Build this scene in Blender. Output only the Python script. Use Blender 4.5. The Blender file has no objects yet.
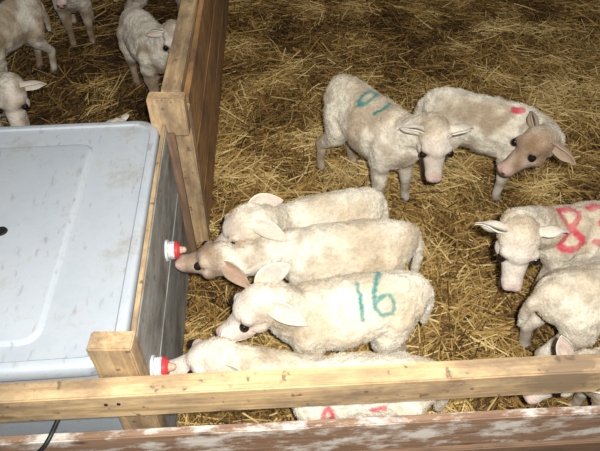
import bpy, bmesh, math, random
import numpy as np
from mathutils import Vector, Matrix, noise
random.seed(7); rng=np.random.default_rng(7)
S=bpy.context.scene
COL=S.collection
try: S.view_settings.view_transform='Standard'
except Exception: pass

# ---------------------------------------------------------------- materials
def newmat(name):
    m=bpy.data.materials.new(name); m.use_nodes=True
    nt=m.node_tree; b=nt.nodes['Principled BSDF']
    return m,nt,b
def N(nt,t,**kw):
    n=nt.nodes.new(t)
    for k,v in kw.items(): setattr(n,k,v)
    return n
def ramp(nt,stops):
    r=N(nt,'ShaderNodeValToRGB'); e=r.color_ramp.elements
    while len(e)<len(stops): e.new(.5)
    for i,(p,c) in enumerate(stops):
        e[i].position=p; e[i].color=(*c,1)
    return r
def simple(name,col,rough=.5,metal=0,var=.15,scale=30,bump=.1):
    m,nt,b=newmat(name); L=nt.links
    tc=N(nt,'ShaderNodeTexCoord'); no=N(nt,'ShaderNodeTexNoise'); no.inputs['Scale'].default_value=scale; no.inputs['Detail'].default_value=6
    L.new(tc.outputs['Object'],no.inputs['Vector'])
    r=ramp(nt,[(.3,tuple(c*(1-var) for c in col)),(.7,tuple(min(1,c*(1+var)) for c in col))])
    L.new(no.outputs['Fac'],r.inputs[0]); L.new(r.outputs[0],b.inputs['Base Color'])
    b.inputs['Roughness'].default_value=rough; b.inputs['Metallic'].default_value=metal
    bp=N(nt,'ShaderNodeBump'); bp.inputs['Strength'].default_value=bump; bp.inputs['Distance'].default_value=.002
    L.new(no.outputs['Fac'],bp.inputs['Height']); L.new(bp.outputs[0],b.inputs['Normal'])
    return m
def wood(name,dark,light,dirt=(.12,.08,.05),dirtamt=.5,dscale=9,d0=.48,d1=.72,knots=.8,splash=0):
    m,nt,b=newmat(name); L=nt.links
    tc=N(nt,'ShaderNodeTexCoord'); mp=N(nt,'ShaderNodeMapping'); mp.inputs['Scale'].default_value=(2.2,38,38)
    L.new(tc.outputs['Object'],mp.inputs[0])
    n1=N(nt,'ShaderNodeTexNoise'); n1.inputs['Scale'].default_value=1.6; n1.inputs['Detail'].default_value=8; n1.inputs['Distortion'].default_value=1.2
    L.new(mp.outputs[0],n1.inputs['Vector'])
    r=ramp(nt,[(.3,dark),(.62,light)]); L.new(n1.outputs['Fac'],r.inputs[0])
    mpd=N(nt,'ShaderNodeMapping'); mpd.inputs['Scale'].default_value=(.6,1.3,1.3); L.new(tc.outputs['Object'],mpd.inputs[0])
    n2=N(nt,'ShaderNodeTexNoise'); n2.inputs['Scale'].default_value=dscale; n2.inputs['Detail'].default_value=9; n2.inputs['Roughness'].default_value=.7
    L.new(mpd.outputs[0],n2.inputs['Vector'])
    r2=ramp(nt,[(d0,(0,0,0)),(d1,(dirtamt,)*3)]); L.new(n2.outputs['Fac'],r2.inputs[0])
    mx=N(nt,'ShaderNodeMixRGB'); L.new(r2.outputs[0],mx.inputs[0]); L.new(r.outputs[0],mx.inputs[1]); mx.inputs[2].default_value=(*dirt,1)
    vo=N(nt,'ShaderNodeTexVoronoi'); mp2=N(nt,'ShaderNodeMapping'); mp2.inputs['Scale'].default_value=(5,14,14)
    L.new(tc.outputs['Object'],mp2.inputs[0]); L.new(mp2.outputs[0],vo.inputs['Vector']); vo.inputs['Scale'].default_value=1
    r3=ramp(nt,[(.06,(knots,)*3),(.13,(0,0,0))]); L.new(vo.outputs['Distance'],r3.inputs[0])
    mx2=N(nt,'ShaderNodeMixRGB'); L.new(r3.outputs[0],mx2.inputs[0]); L.new(mx.outputs[0],mx2.inputs[1]); mx2.inputs[2].default_value=(dark[0]*.45,dark[1]*.4,dark[2]*.35,1)
    out=mx2
    if splash:
        n4=N(nt,'ShaderNodeTexNoise'); n4.inputs['Scale'].default_value=42; n4.inputs['Detail'].default_value=5; L.new(tc.outputs['Object'],n4.inputs['Vector'])
        r4=ramp(nt,[(.62,(0,0,0)),(.69,(splash,)*3)]); L.new(n4.outputs['Fac'],r4.inputs[0])
        mx3=N(nt,'ShaderNodeMixRGB'); L.new(r4.outputs[0],mx3.inputs[0]); L.new(mx2.outputs[0],mx3.inputs[1]); mx3.inputs[2].default_value=(.13,.085,.05,1); out=mx3
    L.new(out.outputs[0],b.inputs['Base Color']); b.inputs['Roughness'].default_value=.75
    bp=N(nt,'ShaderNodeBump'); bp.inputs['Strength'].default_value=.35; bp.inputs['Distance'].default_value=.003
    L.new(n1.outputs['Fac'],bp.inputs['Height']); L.new(bp.outputs[0],b.inputs['Normal'])
    return m
M_pine=wood('pine_wood',(.42,.26,.115),(.69,.485,.25),(.22,.145,.085),.9,6,.42,.62,splash=.8)
M_ply=wood('plywood',(.34,.165,.055),(.52,.275,.095),(.10,.055,.028),.8,6,.42,.66,.3,splash=.5)
M_old=wood('old_board',(.16,.09,.05),(.27,.16,.09),(.06,.04,.03),.7,7)
M_dark=wood('dark_board',(.03,.022,.016),(.06,.04,.028),(.02,.015,.01),.7,7)
M_teatboard=wood('feeder_board',(.32,.31,.275),(.43,.42,.375),(.12,.09,.06),.9,8,.42,.66,knots=0,splash=.6)
M_paint=wood('flaked_paint_board',(.20,.105,.06),(.33,.20,.12),(.74,.68,.58),.9,14,.48,.60)

def attrmat(name,rough=.9,noise_scale=220,bumpd=.002,bumps=.6,sheen=0,var=(.8,1.1),trans=0):
    m,nt,b=newmat(name); L=nt.links
    at=N(nt,'ShaderNodeAttribute'); at.attribute_name='Col'
    tc=N(nt,'ShaderNodeTexCoord'); no=N(nt,'ShaderNodeTexNoise'); no.inputs['Scale'].default_value=noise_scale; no.inputs['Detail'].default_value=4
    L.new(tc.outputs['Object'],no.inputs['Vector'])
    r=ramp(nt,[(.3,(var[0],)*3),(.7,(var[1],)*3)]); L.new(no.outputs['Fac'],r.inputs[0])
    mx=N(nt,'ShaderNodeMixRGB',blend_type='MULTIPLY'); mx.inputs[0].default_value=1
    L.new(at.outputs['Color'],mx.inputs[1]); L.new(r.outputs[0],mx.inputs[2])
    if trans:
        nt.nodes.remove(b); o=nt.nodes['Material Output']
        d=N(nt,'ShaderNodeBsdfDiffuse'); t=N(nt,'ShaderNodeBsdfTranslucent'); ms=N(nt,'ShaderNodeMixShader'); ms.inputs[0].default_value=trans
        L.new(mx.outputs[0],d.inputs[0]); L.new(mx.outputs[0],t.inputs[0]); L.new(d.outputs[0],ms.inputs[1]); L.new(t.outputs[0],ms.inputs[2]); L.new(ms.outputs[0],o.inputs[0])
        return m
    L.new(mx.outputs[0],b.inputs['Base Color'])
    b.inputs['Roughness'].default_value=rough
    b.inputs['Specular IOR Level'].default_value=.15
    if sheen: b.inputs['Sheen Weight'].default_value=sheen
    bp=N(nt,'ShaderNodeBump'); bp.inputs['Strength'].default_value=bumps; bp.inputs['Distance'].default_value=bumpd
    L.new(no.outputs['Fac'],bp.inputs['Height']); L.new(bp.outputs[0],b.inputs['Normal'])
    return m
M_wool=attrmat('lamb_wool',.95,140,.004,.7,.1,(.82,1.08))
M_fleece=attrmat('lamb_fleece_curls',trans=.40,var=(.9,1.12))
M_ear=attrmat('lamb_ear',.85,140,.002,.5,.1,(.85,1.1))
M_straw=attrmat('straw_stalk',.55,60,.0005,.1,0,(.85,1.15))
M_eye=simple('eye_dark',(.012,.008,.006),.08,0,.1,50,0)
M_hoof=simple('hoof_horn',(.07,.05,.04),.6)

# ---------------------------------------------------------------- helpers
def link(o,parent=None):
    COL.objects.link(o)
    if parent is not None: o.parent=parent
    return o
def bm_obj(bm,name,mat,parent=None,smooth=False):
    me=bpy.data.meshes.new(name); bm.to_mesh(me); bm.free()
    if mat: me.materials.append(mat)
    if smooth:
        me.polygons.foreach_set('use_smooth',[True]*len(me.polygons))
    return link(bpy.data.objects.new(name,me),parent)
def empty(name,loc=(0,0,0),rz=0):
    e=bpy.data.objects.new(name,None); e.location=loc; e.rotation_euler=(0,0,rz); e.empty_display_size=.1
    return link(e)
def board(name,p0,p1,w,h,mat,parent=None,bev=.003,roll=0):
    """board with length along p0->p1; w horizontal thickness, h vertical height"""
    p0=Vector(p0);p1=Vector(p1); d=p1-p0; L=d.length
    bm=bmesh.new(); bmesh.ops.create_cube(bm,size=1)
    bmesh.ops.scale(bm,vec=(L,w,h),verts=bm.verts)
    es=[e for e in bm.edges if abs((e.verts[0].co-e.verts[1].co).x)>L*.5]
    bmesh.ops.subdivide_edges(bm,edges=es,cuts=max(2,int(L/.08)))
    for v in bm.verts:
        n=noise.noise_vector(v.co*3.0+p0*5); v.co+=Vector((0,n.y,n.z))*.0022
    bmesh.ops.bevel(bm,geom=[e for e in bm.edges if e.is_manifold and e.calc_face_angle(0)>1.0],offset=bev,segments=2,affect='EDGES')
    o=bm_obj(bm,name,mat,parent)
    x=d.normalized()
    if abs(x.z)>.9: y=Vector((math.sin(roll),math.cos(roll),0)); 
    else: y=Vector((0,0,1)).cross(x).normalized()
    z=x.cross(y).normalized(); y=z.cross(x)
    mt=Matrix((x,y,z)).transposed().to_4x4(); mt.translation=(p0+p1)/2
    o.matrix_local=mt
    return o
def cyl(bm,p0,p1,r0,r1,seg=24):
    p0=Vector(p0);p1=Vector(p1); d=p1-p0
    mt=Matrix.Translation((p0+p1)/2)@d.to_track_quat('Z','Y').to_matrix().to_4x4()
    bmesh.ops.create_cone(bm,cap_ends=True,segments=seg,radius1=r0,radius2=r1,depth=d.length,matrix=mt)
def sph(bm,c,r,rot=None,u=16,v=12):
    if not hasattr(r,'__len__'): r=(r,r,r)
    mt=Matrix.Translation(Vector(c))@(rot.to_4x4() if rot else Matrix.Identity(4))@Matrix.Diagonal((*r,1))
    bmesh.ops.create_uvsphere(bm,u_segments=u,v_segments=v,radius=1,matrix=mt)
def limb(bm,pts):
    for i,(p,r) in enumerate(pts):
        sph(bm,p,r)
        if i: cyl(bm,pts[i-1][0],p,pts[i-1][1],r,16)

# ---------------------------------------------------------------- lamb
TEAL=(.045,.27,.24); RED=(.60,.05,.09)
GL={'1':[[(-.02,-.5),(.02,.5)]],
 '6':[[(.16,.5),(-.04,.3),(-.18,.05),(-.2,-.25),(-.06,-.47),(.14,-.45),(.24,-.25),(.14,-.04),(-.04,-.06),(-.17,-.2)]],
 '0':[[(.22*math.cos(a),.42*math.sin(a)) for a in np.linspace(0,6.3,14)]],
 '8':[[(.26*math.sin(2*a),.50*math.cos(a)) for a in np.linspace(0,6.3,26)]],
 '3':[[(-.2,.42),(.05,.48),(.2,.3),(.15,.1),(-.03,.02),(.2,-.1),(.22,-.35),(.02,-.5),(-.22,-.4)]],
 '/':[[(-.12,.35),(.12,-.3)]],')':[[(.0,.45),(.14,.2),(.14,-.1),(.0,-.35)]],'.':[[(-.25,0),(.25,.1)]]}
def segdist(P,a,b):
    a=np.array(a);b=np.array(b);ab=b-a; t=np.clip(((P-a)@ab)/max(1e-9,ab@ab),0,1)
    return np.linalg.norm(P-(a+t[:,None]*ab),axis=1)
def vnoise(V,sc,seed=0):
    o=Vector((seed*3.1,seed*1.7,seed))
    return np.array([noise.noise(Vector(v)*sc+o) for v in V.tolist()])

def make_lamb(loc,heading,head,nose,up=(0,0,1),scale=1.0,marks=(),dirt=.25,facedirt=.2,feet=None,
              ears=None,base=(.75,.68,.54),seed=0,z0=0.0,hs=1.2,tufts=32000,face=None,vox=.0048,fat=1.0,stroke=.0095):
    H=math.radians(heading); R=Matrix.Rotation(-H,3,'Z')
    def loc3(p): return (R@(Vector(p)-Vector((loc[0],loc[1],z0))))/scale
    hc=loc3(head); f=(R@Vector(nose)).normalized(); u=(R@Vector(up)); u=(u-f*u.dot(f)).normalized(); s=u.cross(f).normalized() # s=left
    HR=Matrix((f,s,u)).transposed(); hs=hs/scale
    def hp(a,b,c): return hc+HR@(Vector((a,b,c))*hs)
    bm=bmesh.new()
    secs=[(-.232,.332,.016,.026),(-.222,.330,.042,.050),(-.200,.325,.064,.072),(-.165,.319,.079,.088),(-.12,.314,.089,.098),(-.06,.306,.096,.104),
          (.0,.301,.101,.108),(.06,.300,.099,.110),(.11,.304,.088,.108),(.15,.311,.072,.095),(.185,.320,.054,.073),(.21,.328,.038,.048),(.225,.332,.012,.018)]
    rings=[];K=24
    for x,zc,ry,rz in secs:
        ring=[]
        for k in range(K):
            a=2*math.pi*k/K; cy=math.cos(a); cz=math.sin(a)
            ring.append(bm.verts.new((x,ry*fat*cy*(1-.08*max(0,-cz)-.22*max(0,cz)),zc+rz*cz)))
        rings.append(ring)
    for i in range(len(rings)-1):
        for k in range(K): bm.faces.new((rings[i][k],rings[i][(k+1)%K],rings[i+1][(k+1)%K],rings[i+1][k]))
    bm.faces.new(rings[0][::-1]); bm.faces.new(rings[-1])
    bmesh.ops.recalc_face_normals(bm,faces=bm.faces)
    # neck
    nb=Vector((.13,0,.335)); ne=hp(-.028,0,-.014); mid=(nb+ne)/2+Vector((.022,0,.010))
    pts=[]
    for i in range(6):
        t=i/5; p=nb*(1-t)**2+mid*2*t*(1-t)+ne*t*t; pts.append((p,.066*(1-t)+.038*hs*t))
    limb(bm,pts)
    # head
    sph(bm,hp(-.004,0,.002),(.051*hs,.043*hs,.044*hs),HR); sph(bm,hp(.018,0,.012),(.040*hs,.035*hs,.030*hs),HR)
    cyl(bm,hp(.01,0,-.006),hp(.092,0,-.018),.0375*hs,.0215*hs,20)
    sph(bm,hp(.095,0,-.018),(.025*hs,.0240*hs,.0225*hs),HR)
    sph(bm,hp(.026,0,-.024),(.046*hs,.031*hs,.027*hs),HR); sph(bm,hp(.070,0,-.031),(.036*hs,.0185*hs,.015*hs),HR)
    for sg in (1,-1):
        sph(bm,hp(.032,sg*.029,.016),.014*hs); sph(bm,hp(.109,sg*.0105,-.012),.0115*hs); sph(bm,hp(.025,sg*.023,-.018),.022*hs)
    # legs
    feet=feet or {}
    hooves=[]
    for nm,sg,fr in (('fl',1,1),('fr',-1,1),('hl',1,0),('hr',-1,0)):
        dx,dy=feet.get(nm,(0,0))
        if fr:
            J=[((.118,sg*.048,.30),.054),((.112,sg*.056,.245),.043),((.108+dx*.25,sg*.056+dy*.25,.200),.030),((.120+dx*.65,sg*.053+dy*.6,.115),.0225),((.118+dx*.8,sg*.052+dy*.8,.095),.0185),
               ((.115+dx,sg*.052+dy,.04),.0165),((.122+dx,sg*.052+dy,.022),.0185)]
        else:
            J=[((-.128,sg*.040,.298),.062),((-.112,sg*.056,.248),.054),((-.112+dx*.2,sg*.060+dy*.2,.212),.041),((-.155+dx*.4,sg*.056+dy*.5,.158),.0265),((-.183+dx*.7,sg*.053+dy*.7,.125),.022),((-.178+dx*.75,sg*.053+dy*.75,.10),.0185),
               ((-.168+dx,sg*.053+dy,.04),.0165),((-.160+dx,sg*.053+dy,.022),.0185)]
        limb(bm,J); p=J[-1][0]; hooves.append((p[0],p[1]))
    # tail
    limb(bm,[((-.215,0,.365),.018),((-.238,.004,.32),.018),((-.246,.008,.26),.016),((-.242,.01,.20),.013)])
    me=bpy.data.meshes.new('tmp'); bm.to_mesh(me); bm.free()
    tmp=bpy.data.objects.new('tmp',me); COL.objects.link(tmp)
    r=tmp.modifiers.new('r','REMESH'); r.mode='VOXEL'; r.voxel_size=vox; r.adaptivity=0
    sm=tmp.modifiers.new('s','SMOOTH'); sm.factor=.5; sm.iterations=8
    dg=bpy.context.evaluated_depsgraph_get(); dg.update()
    fm=bpy.data.meshes.new_from_object(tmp.evaluated_get(dg)); bpy.data.objects.remove(tmp)
    n=len(fm.vertices); V=np.empty(n*3,'f'); fm.vertices.foreach_get('co',V); V=V.reshape(-1,3).astype(float)
    NV=np.empty(n*3,'f'); fm.vertex_normals.foreach_get('vector',NV); NV=NV.reshape(-1,3).astype(float)
    A=np.array(HR); HCo=(V-np.array(hc))@A/hs
    # distance to the head axis, so neighbouring shoulder wool is not coloured as face
    ax=np.clip(HCo[:,0],-.01,.10); rad=np.sqrt((HCo[:,0]-ax)**2+HCo[:,1]**2+(HCo[:,2]+.008)**2)
    inhead=(HCo[:,0]>-.045)&(rad<.060)
    softh=np.clip((HCo[:,0]+.040)/.05,0,1)*np.clip((.064-rad)/.012,0,1)
    facem=np.clip((HCo[:,0]-0.0)/.03,0,1)*inhead
    legm=np.clip((.17-V[:,2])/.05,0,1)*(~inhead)
    wool=np.clip(1-facem-legm,0,1)
    n1=vnoise(V,38,seed); n2=vnoise(V,95,seed+5); n3=vnoise(V,9,seed+9); n4=vnoise(V,24,seed+3)
    fold=np.sin(V[:,0]*62+n3*5+n4*1.5)*np.clip(1.2-np.abs(V[:,0]-.07)*8,0,1)
    V+=NV*((n1*.0034+n2*.0030)*(wool*.85+.08)+n3*.007*wool+fold*.0028*wool)[:,None]
    fm.vertices.foreach_set('co',V.astype('f').ravel())
    C=np.tile(np.array(base),(n,1))*(1+.18*n2+.14*n1)[:,None]
    def mixc(C,col,w): return C*(1-w[:,None])+np.array(col)*w[:,None]
    br=(.26,.165,.085)
    C=mixc(C,(.60,.46,.28),np.clip(.20+n3*1.6,0,.8)*.65)
    C=mixc(C,br,np.clip(n3*1.3+n4*1.0-.05+dirt,0,1)*dirt*1.5*np.clip(1.3-(V[:,2]-.2)*2.5,.35,1))
    C=mixc(C,br,np.clip(.10+n4*.9+n1*.4,0,.5)*np.clip((V[:,0]-.05)/.08,0,1)*(1-softh)*.7)
    C=mixc(C,br,np.clip((.24-V[:,2])/.24,0,1)*(~inhead)*np.clip(.35+n4+dirt,0,.85))
    fc=face or (.75,.65,.53)
    C=mixc(C,fc,softh*np.clip((HCo[:,0]+.03)/.04,0,1)*.8)
    C=mixc(C,(.27,.165,.09),np.clip(facedirt+n4*1.1+n3*.6+n1*.4,0,1)*facedirt*1.5*softh)
    C=mixc(C,(.60,.38,.32),np.clip((HCo[:,0]-.090)/.022,0,1)*inhead*.7)
    for sg in (1,-1):
        d=np.linalg.norm((HCo-np.array([.117,sg*.0130,-.010]))*np.array([1,1,1.4]),axis=1); C=mixc(C,(.05,.02,.018),np.clip((.0080-d)/.003,0,1))
        d=np.linalg.norm(HCo-np.array([.043,sg*.036,.012]),axis=1); C=mixc(C,(.20,.13,.09),np.clip((.019-d)/.006,0,1)*.7)
    mouth=np.exp(-((HCo[:,2]+.031-.10*(.10-HCo[:,0]))/.0028)**2)*(HCo[:,0]>.065)*inhead
    C=mixc(C,(.16,.08,.06),np.clip(mouth,0,1)*.7)
    for (g,side,tilt,x0,v0,size,col) in marks:
        t=math.radians(tilt); d=np.array([0,side*math.cos(t),math.sin(t)]); vv=np.array([0,-side*math.sin(t),math.cos(t)])
        U=-side*(V[:,0]-x0); W=(V-np.array([0,0,.31]))@vv-v0
        P=np.stack([U,W],1); dist=np.full(n,9.)
        for pl in GL[g]:
            for a,b in zip(pl[:-1],pl[1:]): dist=np.minimum(dist,segdist(P,(a[0]*size,a[1]*size),(b[0]*size,b[1]*size)))
        w=np.clip((stroke+n2*.005+n1*.002-dist)/.005,0,1)*((NV@d)>.1)*(~inhead)*(.84+.35*n4)
        C=mixc(C,col,np.clip(w,0,.92))
    C=np.clip(C,.01,1)
    def setcol(mesh,C):
        at=mesh.color_attributes.new('Col','FLOAT_COLOR','POINT')
        at.data.foreach_set('color',np.concatenate([C,np.ones((len(C),1))],1).astype('f').ravel())
    setcol(fm,C); fm.materials.clear(); fm.materials.append(M_wool)
    fm.polygons.foreach_set('use_smooth',[True]*len(fm.polygons)); fm.name='lamb'
    ob=bpy.data.objects.new('lamb',fm); ob.location=(loc[0],loc[1],z0); ob.rotation_euler=(0,0,H); ob.scale=(scale,)*3; link(ob)
    if tufts:
        pr=(wool+.35*inhead+.5*legm); pr/=pr.sum()
        idx=rng.choice(n,tufts,p=pr); B=V[idx]; NN=NV[idx]; T=rng.normal(size=(tufts,3)); T-=NN*(T*NN).sum(1)[:,None]; T/=np.linalg.norm(T,axis=1)[:,None]
        Sd=np.cross(NN,T); ln=rng.uniform(.0032,.0078,tufts)*(.35+.65*wool[idx]); B=B+T*rng.uniform(-.003,.003,tufts)[:,None]-NN*.0008
        W=.0007
        v0=B+Sd*W; v1=B-Sd*W; m=B+(NN*.65+T*.35)*ln[:,None]*.6; v2=m-Sd*W*.8; v3=m+Sd*W*.8; v4=B+(NN*.65+T*.9)*ln[:,None]
        VV=np.stack([v0,v1,v2,v3,v4],1).reshape(-1,3)
        tm=bpy.data.meshes.new('fleece'); i0=np.arange(tufts)*5
        fa=[]
        for i in i0.tolist(): fa.append((i,i+1,i+2,i+3)); fa.append((i+3,i+2,i+4))
        tm.from_pydata(VV.tolist(),[],fa); setcol(tm,np.clip(np.repeat(C[idx]*rng.uniform(1.0,1.3,(tufts,1)),5,0),0,.95))
        tm.materials.append(M_fleece); link(bpy.data.objects.new('fleece',tm),ob)
    bm=bmesh.new()
    for sg in (1,-1): sph(bm,hp(.044,sg*.0355,.013),.0105*hs)
    bm_obj(bm,'eyes',M_eye,ob,True)
    bm=bmesh.new()
    for (x,y) in hooves:
        for sg in (1,-1): cyl(bm,(x+.008,y+sg*.009,.0),(x,y+sg*.0085,.026),.0125,.0105,12)
    bm_obj(bm,'hooves',M_hoof,ob,True)
    # ears
    ears=ears or {}
    VV=[];FF=[];CC=[]
    for sg,key in ((1,'L'),(-1,'R')):
        e=ears.get(key,(-.35,1.0,-.12))
        if hasattr(e[0],'__len__'):
            d=(R@Vector(e[0])).normalized(); face_n=R@Vector(e[1])
        else:
            d=(HR@Vector((e[0],sg*e[1],e[2]))).normalized(); face_n=(HR@Vector((.75,sg*.1,.1)))
        face_n=(face_n-d*face_n.dot(d)).normalized(); w=d.cross(face_n).normalized()
        root=hp(-.020,sg*.030,.014); Ln=(.076 if len(e)<4 else e[3])*hs; nt_,na=14,9
        wmul=1 if len(e)<5 else e[4]; pk=.62 if len(e)<5 else .9
        for layer in (0,1):
            b0=len(VV)
            for i in range(nt_):
                t=i/(nt_-1); hw=.0205*wmul*hs*(math.sin(math.pi*min(1,(t*.88+.12)**.9))**.85)+.0010
                for j in range(na):
                    a=(j/(na-1)-.5)*2
                    cup=(a*a)*1.15*hw*(1-.7*t); droop=-.034*t*t*hs
                    wob=.0018*math.sin(t*9+a*3+seed)
                    p=root+d*Ln*t+w*a*hw*(1-.15*(1-t))+face_n*(cup+wob+(0 if layer==0 else -.0085*(1-.55*abs(a))*(1-.5*t)-.0020))+(R@Vector((0,0,1)))*droop
                    VV.append(p)
                    if layer==0:
                        k=max(0,1-abs(a)**2)*(.5+.5*min(1,t*2.5))*pk; cc=[base[q]*(1-k)+(.60,.38,.31)[q]*k for q in range(3)]
                    else: cc=[c*q for c,q in zip(base,(.97,.94,.92))]
                    if facedirt>.5: cc=[c*q for c,q in zip(cc,(.6,.5,.42))]
                    CC.append(cc)
            for i in range(nt_-1):
                for j in range(na-1):
                    q=[b0+i*na+j,b0+i*na+j+1,b0+(i+1)*na+j+1,b0+(i+1)*na+j]
                    FF.append(q if layer==0 else q[::-1])
            if layer==1:
                a0=b0-nt_*na
                for i in range(nt_-1):
                    for j in (0,na-1): FF.append([a0+i*na+j,a0+(i+1)*na+j,b0+(i+1)*na+j,b0+i*na+j])
                for j in range(na-1):
                    i=nt_-1; FF.append([a0+i*na+j,a0+i*na+j+1,b0+i*na+j+1,b0+i*na+j])
    em=bpy.data.meshes.new('ears'); em.from_pydata([tuple(v) for v in VV],[],FF); em.polygons.foreach_set('use_smooth',[True]*len(em.polygons))
    setcol(em,np.array(CC)); em.materials.append(M_ear); link(bpy.data.objects.new('ears',em),ob)
    return ob

# lamb marked 16
make_lamb((.125,.965),192,(-.100,.895,.425),(-.84,-.30,-.55),marks=[('1',1,45,-.025,.025,.092,TEAL),('6',1,47,-.085,.035,.122,TEAL)],
          dirt=.14,facedirt=.25,seed=1,hs=1.25,stroke=.0085,feet={'fl':(-.02,0),'hl':(.03,0),'hr':(-.03,0)},
          ears={'R':((.70,.25,.80),(-.35,-.8,.45),0,.098,1.15),'L':((.85,-.25,.05),(-.1,-.6,.7),0,.080)})
# lamb with dirty face on upper teat
make_lamb((.120,1.18),187,(-.225,1.09,.375),(-.95,.14,-.12),dirt=.25,facedirt=.7,seed=2,face=(.46,.33,.22),hs=1.15,fat=.95,
          ears={'R':((.8,.3,.3),(-.3,-.5,.8)),'L':((.75,-.45,-.1),(-.2,-.6,.7))})
# back lamb of the group
make_lamb((.065,1.34),197,(-.150,1.195,.41),(-.80,-.20,-.5),dirt=.15,facedirt=.25,seed=3,scale=.92,fat=.95,hs=1.32,
          ears={'R':((.85,.35,.30),(-.2,-.8,.6),0,.085),'L':((.9,-.25,.1),(0,-.6,.7))})
# lamb on lower teat
make_lamb((.14,.745),181,(-.205,.765,.375),(-.97,-.10,-.10),dirt=.2,facedirt=.35,seed=4,scale=.93,marks=[('0',1,5,.08,-.015,.06,RED),('.',1,5,-.05,.01,.06,RED)],fat=.9,
          ears={'R':((.8,.5,.15),(-.2,-.3,.9)),'L':((.8,-.45,-.1),(-.2,-.6,.7))})
# far lamb, teal mark
make_lamb((.275,1.80),-56,(.445,1.555,.455),(.02,-.62,-.72),dirt=.3,facedirt=.3,seed=5,scale=1.1,hs=1.25,marks=[('0',-1,78,-.02,.0,.085,TEAL),(')',-1,78,.050,.0,.075,TEAL)],
          feet={'fl':(.0,.03),'hr':(-.03,-.02)},ears={'L':(-.35,1,.2),'R':(-.4,1,.3)})
# far right lamb, dirty head
make_lamb((.700,1.835),-24,(.825,1.615,.385),(-.85,-.32,-.45),dirt=.45,facedirt=.62,seed=6,scale=1.04,hs=1.35,stroke=.015,marks=[('.',-1,62,.10,.02,.05,RED)],face=(.50,.34,.22),ears={'L':(-.3,1,.05),'R':(-.4,.7,.6)})
# right lamb, red number
make_lamb((.905,1.265),188,(.620,1.135,.415),(-.08,-.62,-.75),dirt=.2,facedirt=.22,seed=7,hs=1.32,stroke=.0115,marks=[('8',1,52,.115,.008,.12,RED),('3',1,52,.018,.012,.12,RED)],
          feet={'fl':(.02,0),'fr':(.07,0)},ears={'L':(-.4,1,.3),'R':(-.4,1,.3)})
# lower right lamb facing away
make_lamb((.885,1.015),8,(1.17,1.02,.36),(.7,-.2,-.6),dirt=.3,facedirt=.2,seed=8)
make_lamb((.90,.785),176,(.665,.765,.315),(-.75,-.2,-.6),dirt=.2,facedirt=.2,seed=10,scale=.82,hs=1.05,fat=.9,ears={'R':((-.25,.1,1),(-.3,-.9,.2),0,.105),'L':(-.7,.7,0)})
# left pen lambs
make_lamb((-.70,2.50),-58,(-.53,2.30,.43),(.15,-.7,-.55),dirt=.45,facedirt=.35,seed=11,tufts=8000)
make_lamb((-1.32,2.14),-45,(-1.12,1.95,.37),(.15,-.65,-.7),dirt=.5,facedirt=.5,seed=12,tufts=8000,hs=1.3)
make_lamb((-.88,1.70),5,(-.63,1.68,.385),(.75,-.2,-.5),dirt=.3,facedirt=.2,seed=13,tufts=5000,scale=.8,hs=1.0)
make_lamb((-1.42,2.62),-120,(-1.5,2.36,.4),(-.5,-.7,-.4),dirt=.5,facedirt=.4,seed=14,tufts=5000)
make_lamb((-1.25,3.15),-75,(-1.20,2.92,.42),(.1,-.8,-.5),dirt=.5,facedirt=.4,seed=15,tufts=4000)
make_lamb((-.80,3.25),20,(-.54,3.27,.38),(.7,-.3,-.6),dirt=.5,facedirt=.4,seed=16,tufts=4000)

# ---------------------------------------------------------------- ground
def ground():
    m,nt,b=newmat('trodden_litter'); L=nt.links
    tc=N(nt,'ShaderNodeTexCoord'); n1=N(nt,'ShaderNodeTexNoise'); n1.inputs['Scale'].default_value=5; n1.inputs['Detail'].default_value=12; n1.inputs['Roughness'].default_value=.75
    L.new(tc.outputs['Object'],n1.inputs['Vector']); r=ramp(nt,[(.3,(.035,.019,.008)),(.7,(.12,.07,.024))]); L.new(n1.outputs['Fac'],r.inputs[0]); L.new(r.outputs[0],b.inputs['Base Color'])
    b.inputs['Roughness'].default_value=.95
    bp=N(nt,'ShaderNodeBump'); bp.inputs['Distance'].default_value=.02; L.new(n1.outputs['Fac'],bp.inputs['Height']); L.new(bp.outputs[0],b.inputs['Normal'])
    bm=bmesh.new(); bmesh.ops.create_grid(bm,x_segments=120,y_segments=120,size=5)
    for v in bm.verts: v.co.z=noise.noise(v.co*3)*.012-.012
    o=bm_obj(bm,'floor',m,None,True); o.location=(0,2.5,0)
ground()
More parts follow.
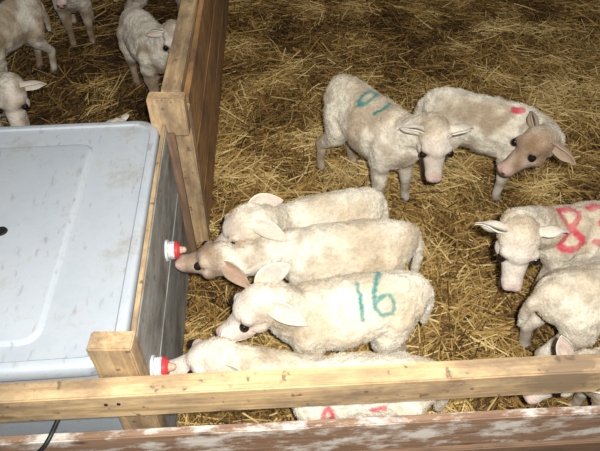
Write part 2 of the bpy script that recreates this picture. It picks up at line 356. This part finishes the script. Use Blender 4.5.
def straw(name,n,x0,x1,y0,y1,zmax,shade=0):
    cx=rng.uniform(x0,x1,n); cy=rng.uniform(y0,y1,n)
    ln=rng.uniform(.02,.08,n); lg=rng.random(n)<.28; ln[lg]=rng.uniform(.08,.24,lg.sum())
    pn=np.array([noise.noise(Vector((a*1.1,b*1.1,3))) for a,b in zip(cx,cy)]); pn2=np.array([noise.noise(Vector((a*4.5,b*4.5,8))) for a,b in zip(cx,cy)])
    yaw=rng.uniform(0,math.pi*2,n)*.75+pn*5
    tilt=rng.normal(0,.11,n); z=rng.uniform(0,1,n)**1.3*zmax+.002+np.maximum(pn2,0)*.015
    wd=rng.uniform(.0010,.0024,n); wd[lg]*=1.25
    d=np.stack([np.cos(yaw)*np.cos(tilt),np.sin(yaw)*np.cos(tilt),np.sin(tilt)],1)
    rl=rng.uniform(-.9,.9,n); sx=np.stack([-np.sin(yaw)*np.cos(rl),np.cos(yaw)*np.cos(rl),np.sin(rl)],1)
    bend=rng.normal(0,.10,(n,1))*ln[:,None]; c=np.stack([cx,cy,z],1)
    sb=np.stack([-np.sin(yaw),np.cos(yaw),np.zeros(n)],1)
    ts=[-.5,-.17,.17,.5]; P=[]
    for t in ts:
        p=c+d*(t*ln)[:,None]+sb*bend*(t*t*4-1)*.5; p[:,2]=np.maximum(p[:,2],.001)
        P+= [p+sx*wd[:,None],p-sx*wd[:,None]]
    V=np.stack(P,1).reshape(-1,3)
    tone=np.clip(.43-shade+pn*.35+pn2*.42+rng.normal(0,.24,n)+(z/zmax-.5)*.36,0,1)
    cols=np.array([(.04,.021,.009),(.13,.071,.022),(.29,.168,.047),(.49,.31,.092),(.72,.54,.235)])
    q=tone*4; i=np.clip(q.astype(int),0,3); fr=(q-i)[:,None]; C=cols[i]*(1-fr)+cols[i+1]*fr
    C=np.repeat(C,8,0)
    b=np.arange(n)[:,None]*8
    F=np.concatenate([b+np.array([0,1,3,2]),b+np.array([2,3,5,4]),b+np.array([4,5,7,6])],1).reshape(-1)
    nf=n*3
    me=bpy.data.meshes.new(name); me.vertices.add(n*8); me.vertices.foreach_set('co',V.astype('f').ravel())
    me.loops.add(nf*4); me.loops.foreach_set('vertex_index',F.astype('i')); me.polygons.add(nf); me.polygons.foreach_set('loop_start',(np.arange(nf)*4).astype('i'))
    try: me.polygons.foreach_set('loop_total',np.full(nf,4,'i'))
    except Exception: pass
    me.update(); me.validate()
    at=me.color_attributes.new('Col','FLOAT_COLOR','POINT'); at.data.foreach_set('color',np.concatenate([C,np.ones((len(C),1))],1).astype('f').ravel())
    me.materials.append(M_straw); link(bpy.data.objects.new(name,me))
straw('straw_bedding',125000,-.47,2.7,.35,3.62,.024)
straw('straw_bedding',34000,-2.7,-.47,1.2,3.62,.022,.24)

# ---------------------------------------------------------------- partition between pens
par=empty('pen_partition')
a=Vector((-.355,1.55,0)); b=Vector((-.455,3.6,0))
def at(t,dx=0,z=0): p=a.lerp(b,t); return (p.x+dx,p.y,z)
board('lower_plank',at(0,0,.10),at(1,0,.10),.018,.20,M_ply,par)
board('middle_plank',at(0,0,.303),at(1,0,.303),.018,.203,M_ply,par)
board('upper_plank',at(0,0,.507),at(1,0,.507),.018,.203,M_ply,par)
board('top_rail',at(0,-.042,.60),at(1,-.042,.60),.06,.07,M_pine,par)
board('end_post',(-.375,1.515,0),(-.375,1.515,.60),.045,.07,M_pine,par,roll=0)
board('cross_block',(-.395,1.475,.535),(-.395,1.475,.665),.045,.11,M_pine,par)
board('far_post',at(.99,-.04,0),at(.99,-.04,.7),.05,.08,M_pine,par)

far=empty('pen_barrier'); 
board('bottom_plank',(-2.8,3.66,.09),(2.8,3.70,.09),.03,.18,M_dark,far)
board('top_plank',(-2.8,3.66,.40),(2.8,3.70,.40),.03,.2,M_dark,far)
for x in (-2.6,-.9,.9,2.6): board('upright',(x,3.71,0),(x,3.71,.55),.04,.08,M_dark,far)

# ---------------------------------------------------------------- front fence
ff=empty('front_fence')
def fr(x,dy,z): return (x,.607+.056*x+dy,z)
board('top_rail',fr(-.95,0,.521),fr(1.15,0,.521),.044,.084,M_pine,ff)
board('lower_board',fr(-.95,-.008,.309),fr(1.15,-.008,.309),.020,.135,M_paint,ff)
board('bottom_board',fr(-.95,-.005,.11),fr(1.15,-.005,.11),.02,.2,M_old,ff)
board('post',(-.365,.636,0),(-.365,.636,.650),.044,.086,M_pine,ff)
board('end_post',fr(1.12,.045,0),fr(1.12,.045,.6),.048,.088,M_pine,ff)
M_nail=simple('nail',(.2,.19,.18),.4,1)
for x in (-.36,-.385,1.1):
    bm=bmesh.new(); cyl(bm,fr(x,-.0245,.535),fr(x,-.0225,.535),.004,.004,12); bm_obj(bm,'nail_head',M_nail,ff)

# ---------------------------------------------------------------- feeder
def plastic():
    m,nt,b=newmat('tub_plastic'); L=nt.links
    tc=N(nt,'ShaderNodeTexCoord'); n1=N(nt,'ShaderNodeTexNoise'); n1.inputs['Scale'].default_value=5; n1.inputs['Detail'].default_value=12; n1.inputs['Roughness'].default_value=.78
    L.new(tc.outputs['Object'],n1.inputs['Vector'])
    r=ramp(nt,[(.35,(.43,.465,.49)),(.53,(.49,.515,.525)),(.68,(.38,.36,.31))]); L.new(n1.outputs['Fac'],r.inputs[0])
    mp=N(nt,'ShaderNodeMapping'); mp.inputs['Scale'].default_value=(1,.30,1); mp.inputs['Rotation'].default_value=(0,0,.5); L.new(tc.outputs['Object'],mp.inputs[0])
    n2=N(nt,'ShaderNodeTexNoise'); n2.inputs['Scale'].default_value=70; n2.inputs['Detail'].default_value=6; L.new(mp.outputs[0],n2.inputs['Vector'])
    r2=ramp(nt,[(.61,(0,0,0)),(.74,(.5,.5,.5))]); L.new(n2.outputs['Fac'],r2.inputs[0])
    mx=N(nt,'ShaderNodeMixRGB'); L.new(r2.outputs[0],mx.inputs[0]); L.new(r.outputs[0],mx.inputs[1]); mx.inputs[2].default_value=(.25,.20,.14,1)
    L.new(mx.outputs[0],b.inputs['Base Color']); b.inputs['Roughness'].default_value=.45
    return m
M_pl=plastic()
feeder=empty('lamb_milk_feeder',(-.356,.630,0),math.radians(4.4))
W,D,ZT=.80,.862,.575
def rrect(x0,x1,y0,y1,r,z,n=7):
    P=[]
    for cx,cy,a0 in ((x1-r,y1-r,0),(x0+r,y1-r,90),(x0+r,y0+r,180),(x1-r,y0+r,270)):
        for i in range(n):
            a=math.radians(a0+90*i/(n-1)); P.append((cx+r*math.cos(a),cy+r*math.sin(a),z))
    return P
def loft(name,loops,mat,parent,cap0=True,cap1=True):
    bm=bmesh.new(); R=[[bm.verts.new(p) for p in l] for l in loops]; K=len(R[0])
    for i in range(len(R)-1):
        for k in range(K): bm.faces.new((R[i][k],R[i][(k+1)%K],R[i+1][(k+1)%K],R[i+1][k]))
    if cap0: bm.faces.new(R[0][::-1])
    if cap1: bm.faces.new(R[-1])
    o=bm_obj(bm,name,mat,parent,True)
    md=o.modifiers.new('e','EDGE_SPLIT'); md.split_angle=math.radians(40)
    return o
X1=-.006
def rr(i,z,r=.07): return rrect(-W+i,X1-i,.0+i,D-i,max(.008,r-i*.5),z)
loft('tub',[rr(.06,.02),rr(.03,.50),rr(.02,.51),rr(.02,.54)],M_pl,feeder)
loft('lid',[rr(.002,.535),rr(0,.54),rr(0,.568),rr(.004,.573),rr(.010,.575),rr(.022,.5745),rr(.026,.570),rr(.034,.569)],M_pl,feeder)
def rp(i,z,r=.04): return rrect(-W+.08+i,-.185-i,.065+i,D-.11-i,r-i*.5,z)
loft('lid_panel',[rp(-.002,.568),rp(.002,.5715),rp(.006,.576),rp(.010,.577)],M_pl,feeder)
M_rub=simple('black_rubber',(.012,.012,.012),.5)
bm=bmesh.new(); cyl(bm,(-.352,.400,.5765),(-.352,.400,.581),.016,.014,20); bm_obj(bm,'lid_hole_disc',M_rub,feeder)  # raised black disc stands in for the dark hole in the lid
board('teat_board_upper',(.010,-.01,.455),(.010,.87,.455),.014,.23,M_teatboard,feeder)
board('teat_board_lower',(.010,-.01,.18),(.010,.87,.18),.014,.31,M_teatboard,feeder)
board('board_capping',(.010,.0,.574),(.010,.87,.574),.011,.008,M_pine,feeder,.001)
board('batten',(.026,.80,.0),(.026,.80,.56),.022,.03,M_old,feeder)
M_wp=simple('white_plastic',(.66,.66,.64),.35,0,.25,60); M_red=simple('red_rubber',(.60,.045,.045),.4); M_teat=simple('teat_rubber',(.60,.38,.25),.45)
for yy,zz in ((.475,.395),(.095,.40)):
    bm=bmesh.new()
    cyl(bm,(.015,yy,zz),(.023,yy,zz),.031,.031,32)
    cyl(bm,(.020,yy,zz),(.042,yy,zz),.024,.024,8)
    for i in range(3): cyl(bm,(.024+i*.006,yy,zz),(.0265+i*.006,yy,zz),.0262,.0262,24)
    bm_obj(bm,'teat_fitting',M_wp,feeder)
    bm=bmesh.new(); cyl(bm,(.041,yy,zz),(.050,yy,zz),.025,.025,28); cyl(bm,(.050,yy,zz),(.055,yy,zz),.021,.017,28); bm_obj(bm,'teat_collar',M_red,feeder)
    bm=bmesh.new(); cyl(bm,(.053,yy,zz),(.064,yy,zz),.012,.009,20); sph(bm,(.064,yy,zz),.0092); bm_obj(bm,'teat',M_teat,feeder,True)

cu=bpy.data.curves.new('power_cable','CURVE'); cu.dimensions='3D'; cu.bevel_depth=.005; cu.bevel_resolution=3
sp=cu.splines.new('BEZIER'); pts=[(-.53,.60,.40),(-.545,.548,.389),(-.575,.53,.36),(-.63,.50,.10),(-.75,.45,.0)]
sp.bezier_points.add(len(pts)-1)
for bp,p in zip(sp.bezier_points,pts): bp.co=p; bp.handle_left_type=bp.handle_right_type='AUTO'
cu.materials.append(M_rub); link(bpy.data.objects.new('power_cable',cu))

# ---------------------------------------------------------------- light
def area(name,loc,target,size,power,col=(1,1,1)):
    l=bpy.data.lights.new(name,'AREA'); l.size=size; l.energy=power; l.color=col
    o=bpy.data.objects.new(name,l); o.location=loc; o.rotation_euler=(Vector(target)-Vector(loc)).to_track_quat('-Z','Y').to_euler(); link(o)
area('flash_lamp',(.05,-.05,1.72),(.2,1.9,.2),.04,54,(.98,.99,1.0))
area('overhead_fill',(.9,2.4,3.6),(.7,2.0,0),1.6,20,(1,.97,.92))  # unseen overhead fill, added to even out the flash falloff
w=bpy.data.worlds.new('barn_ambient'); S.world=w; w.use_nodes=True
w.node_tree.nodes['Background'].inputs[0].default_value=(.9,.93,1,1); w.node_tree.nodes['Background'].inputs[1].default_value=.10

cam=bpy.data.cameras.new('camera'); cam.lens=34.8; cam.sensor_width=36; cam.clip_start=.02
co=bpy.data.objects.new('camera',cam); co.location=(0,0,1.6); co.rotation_euler=(math.radians(45),0,0); link(co); S.camera=co
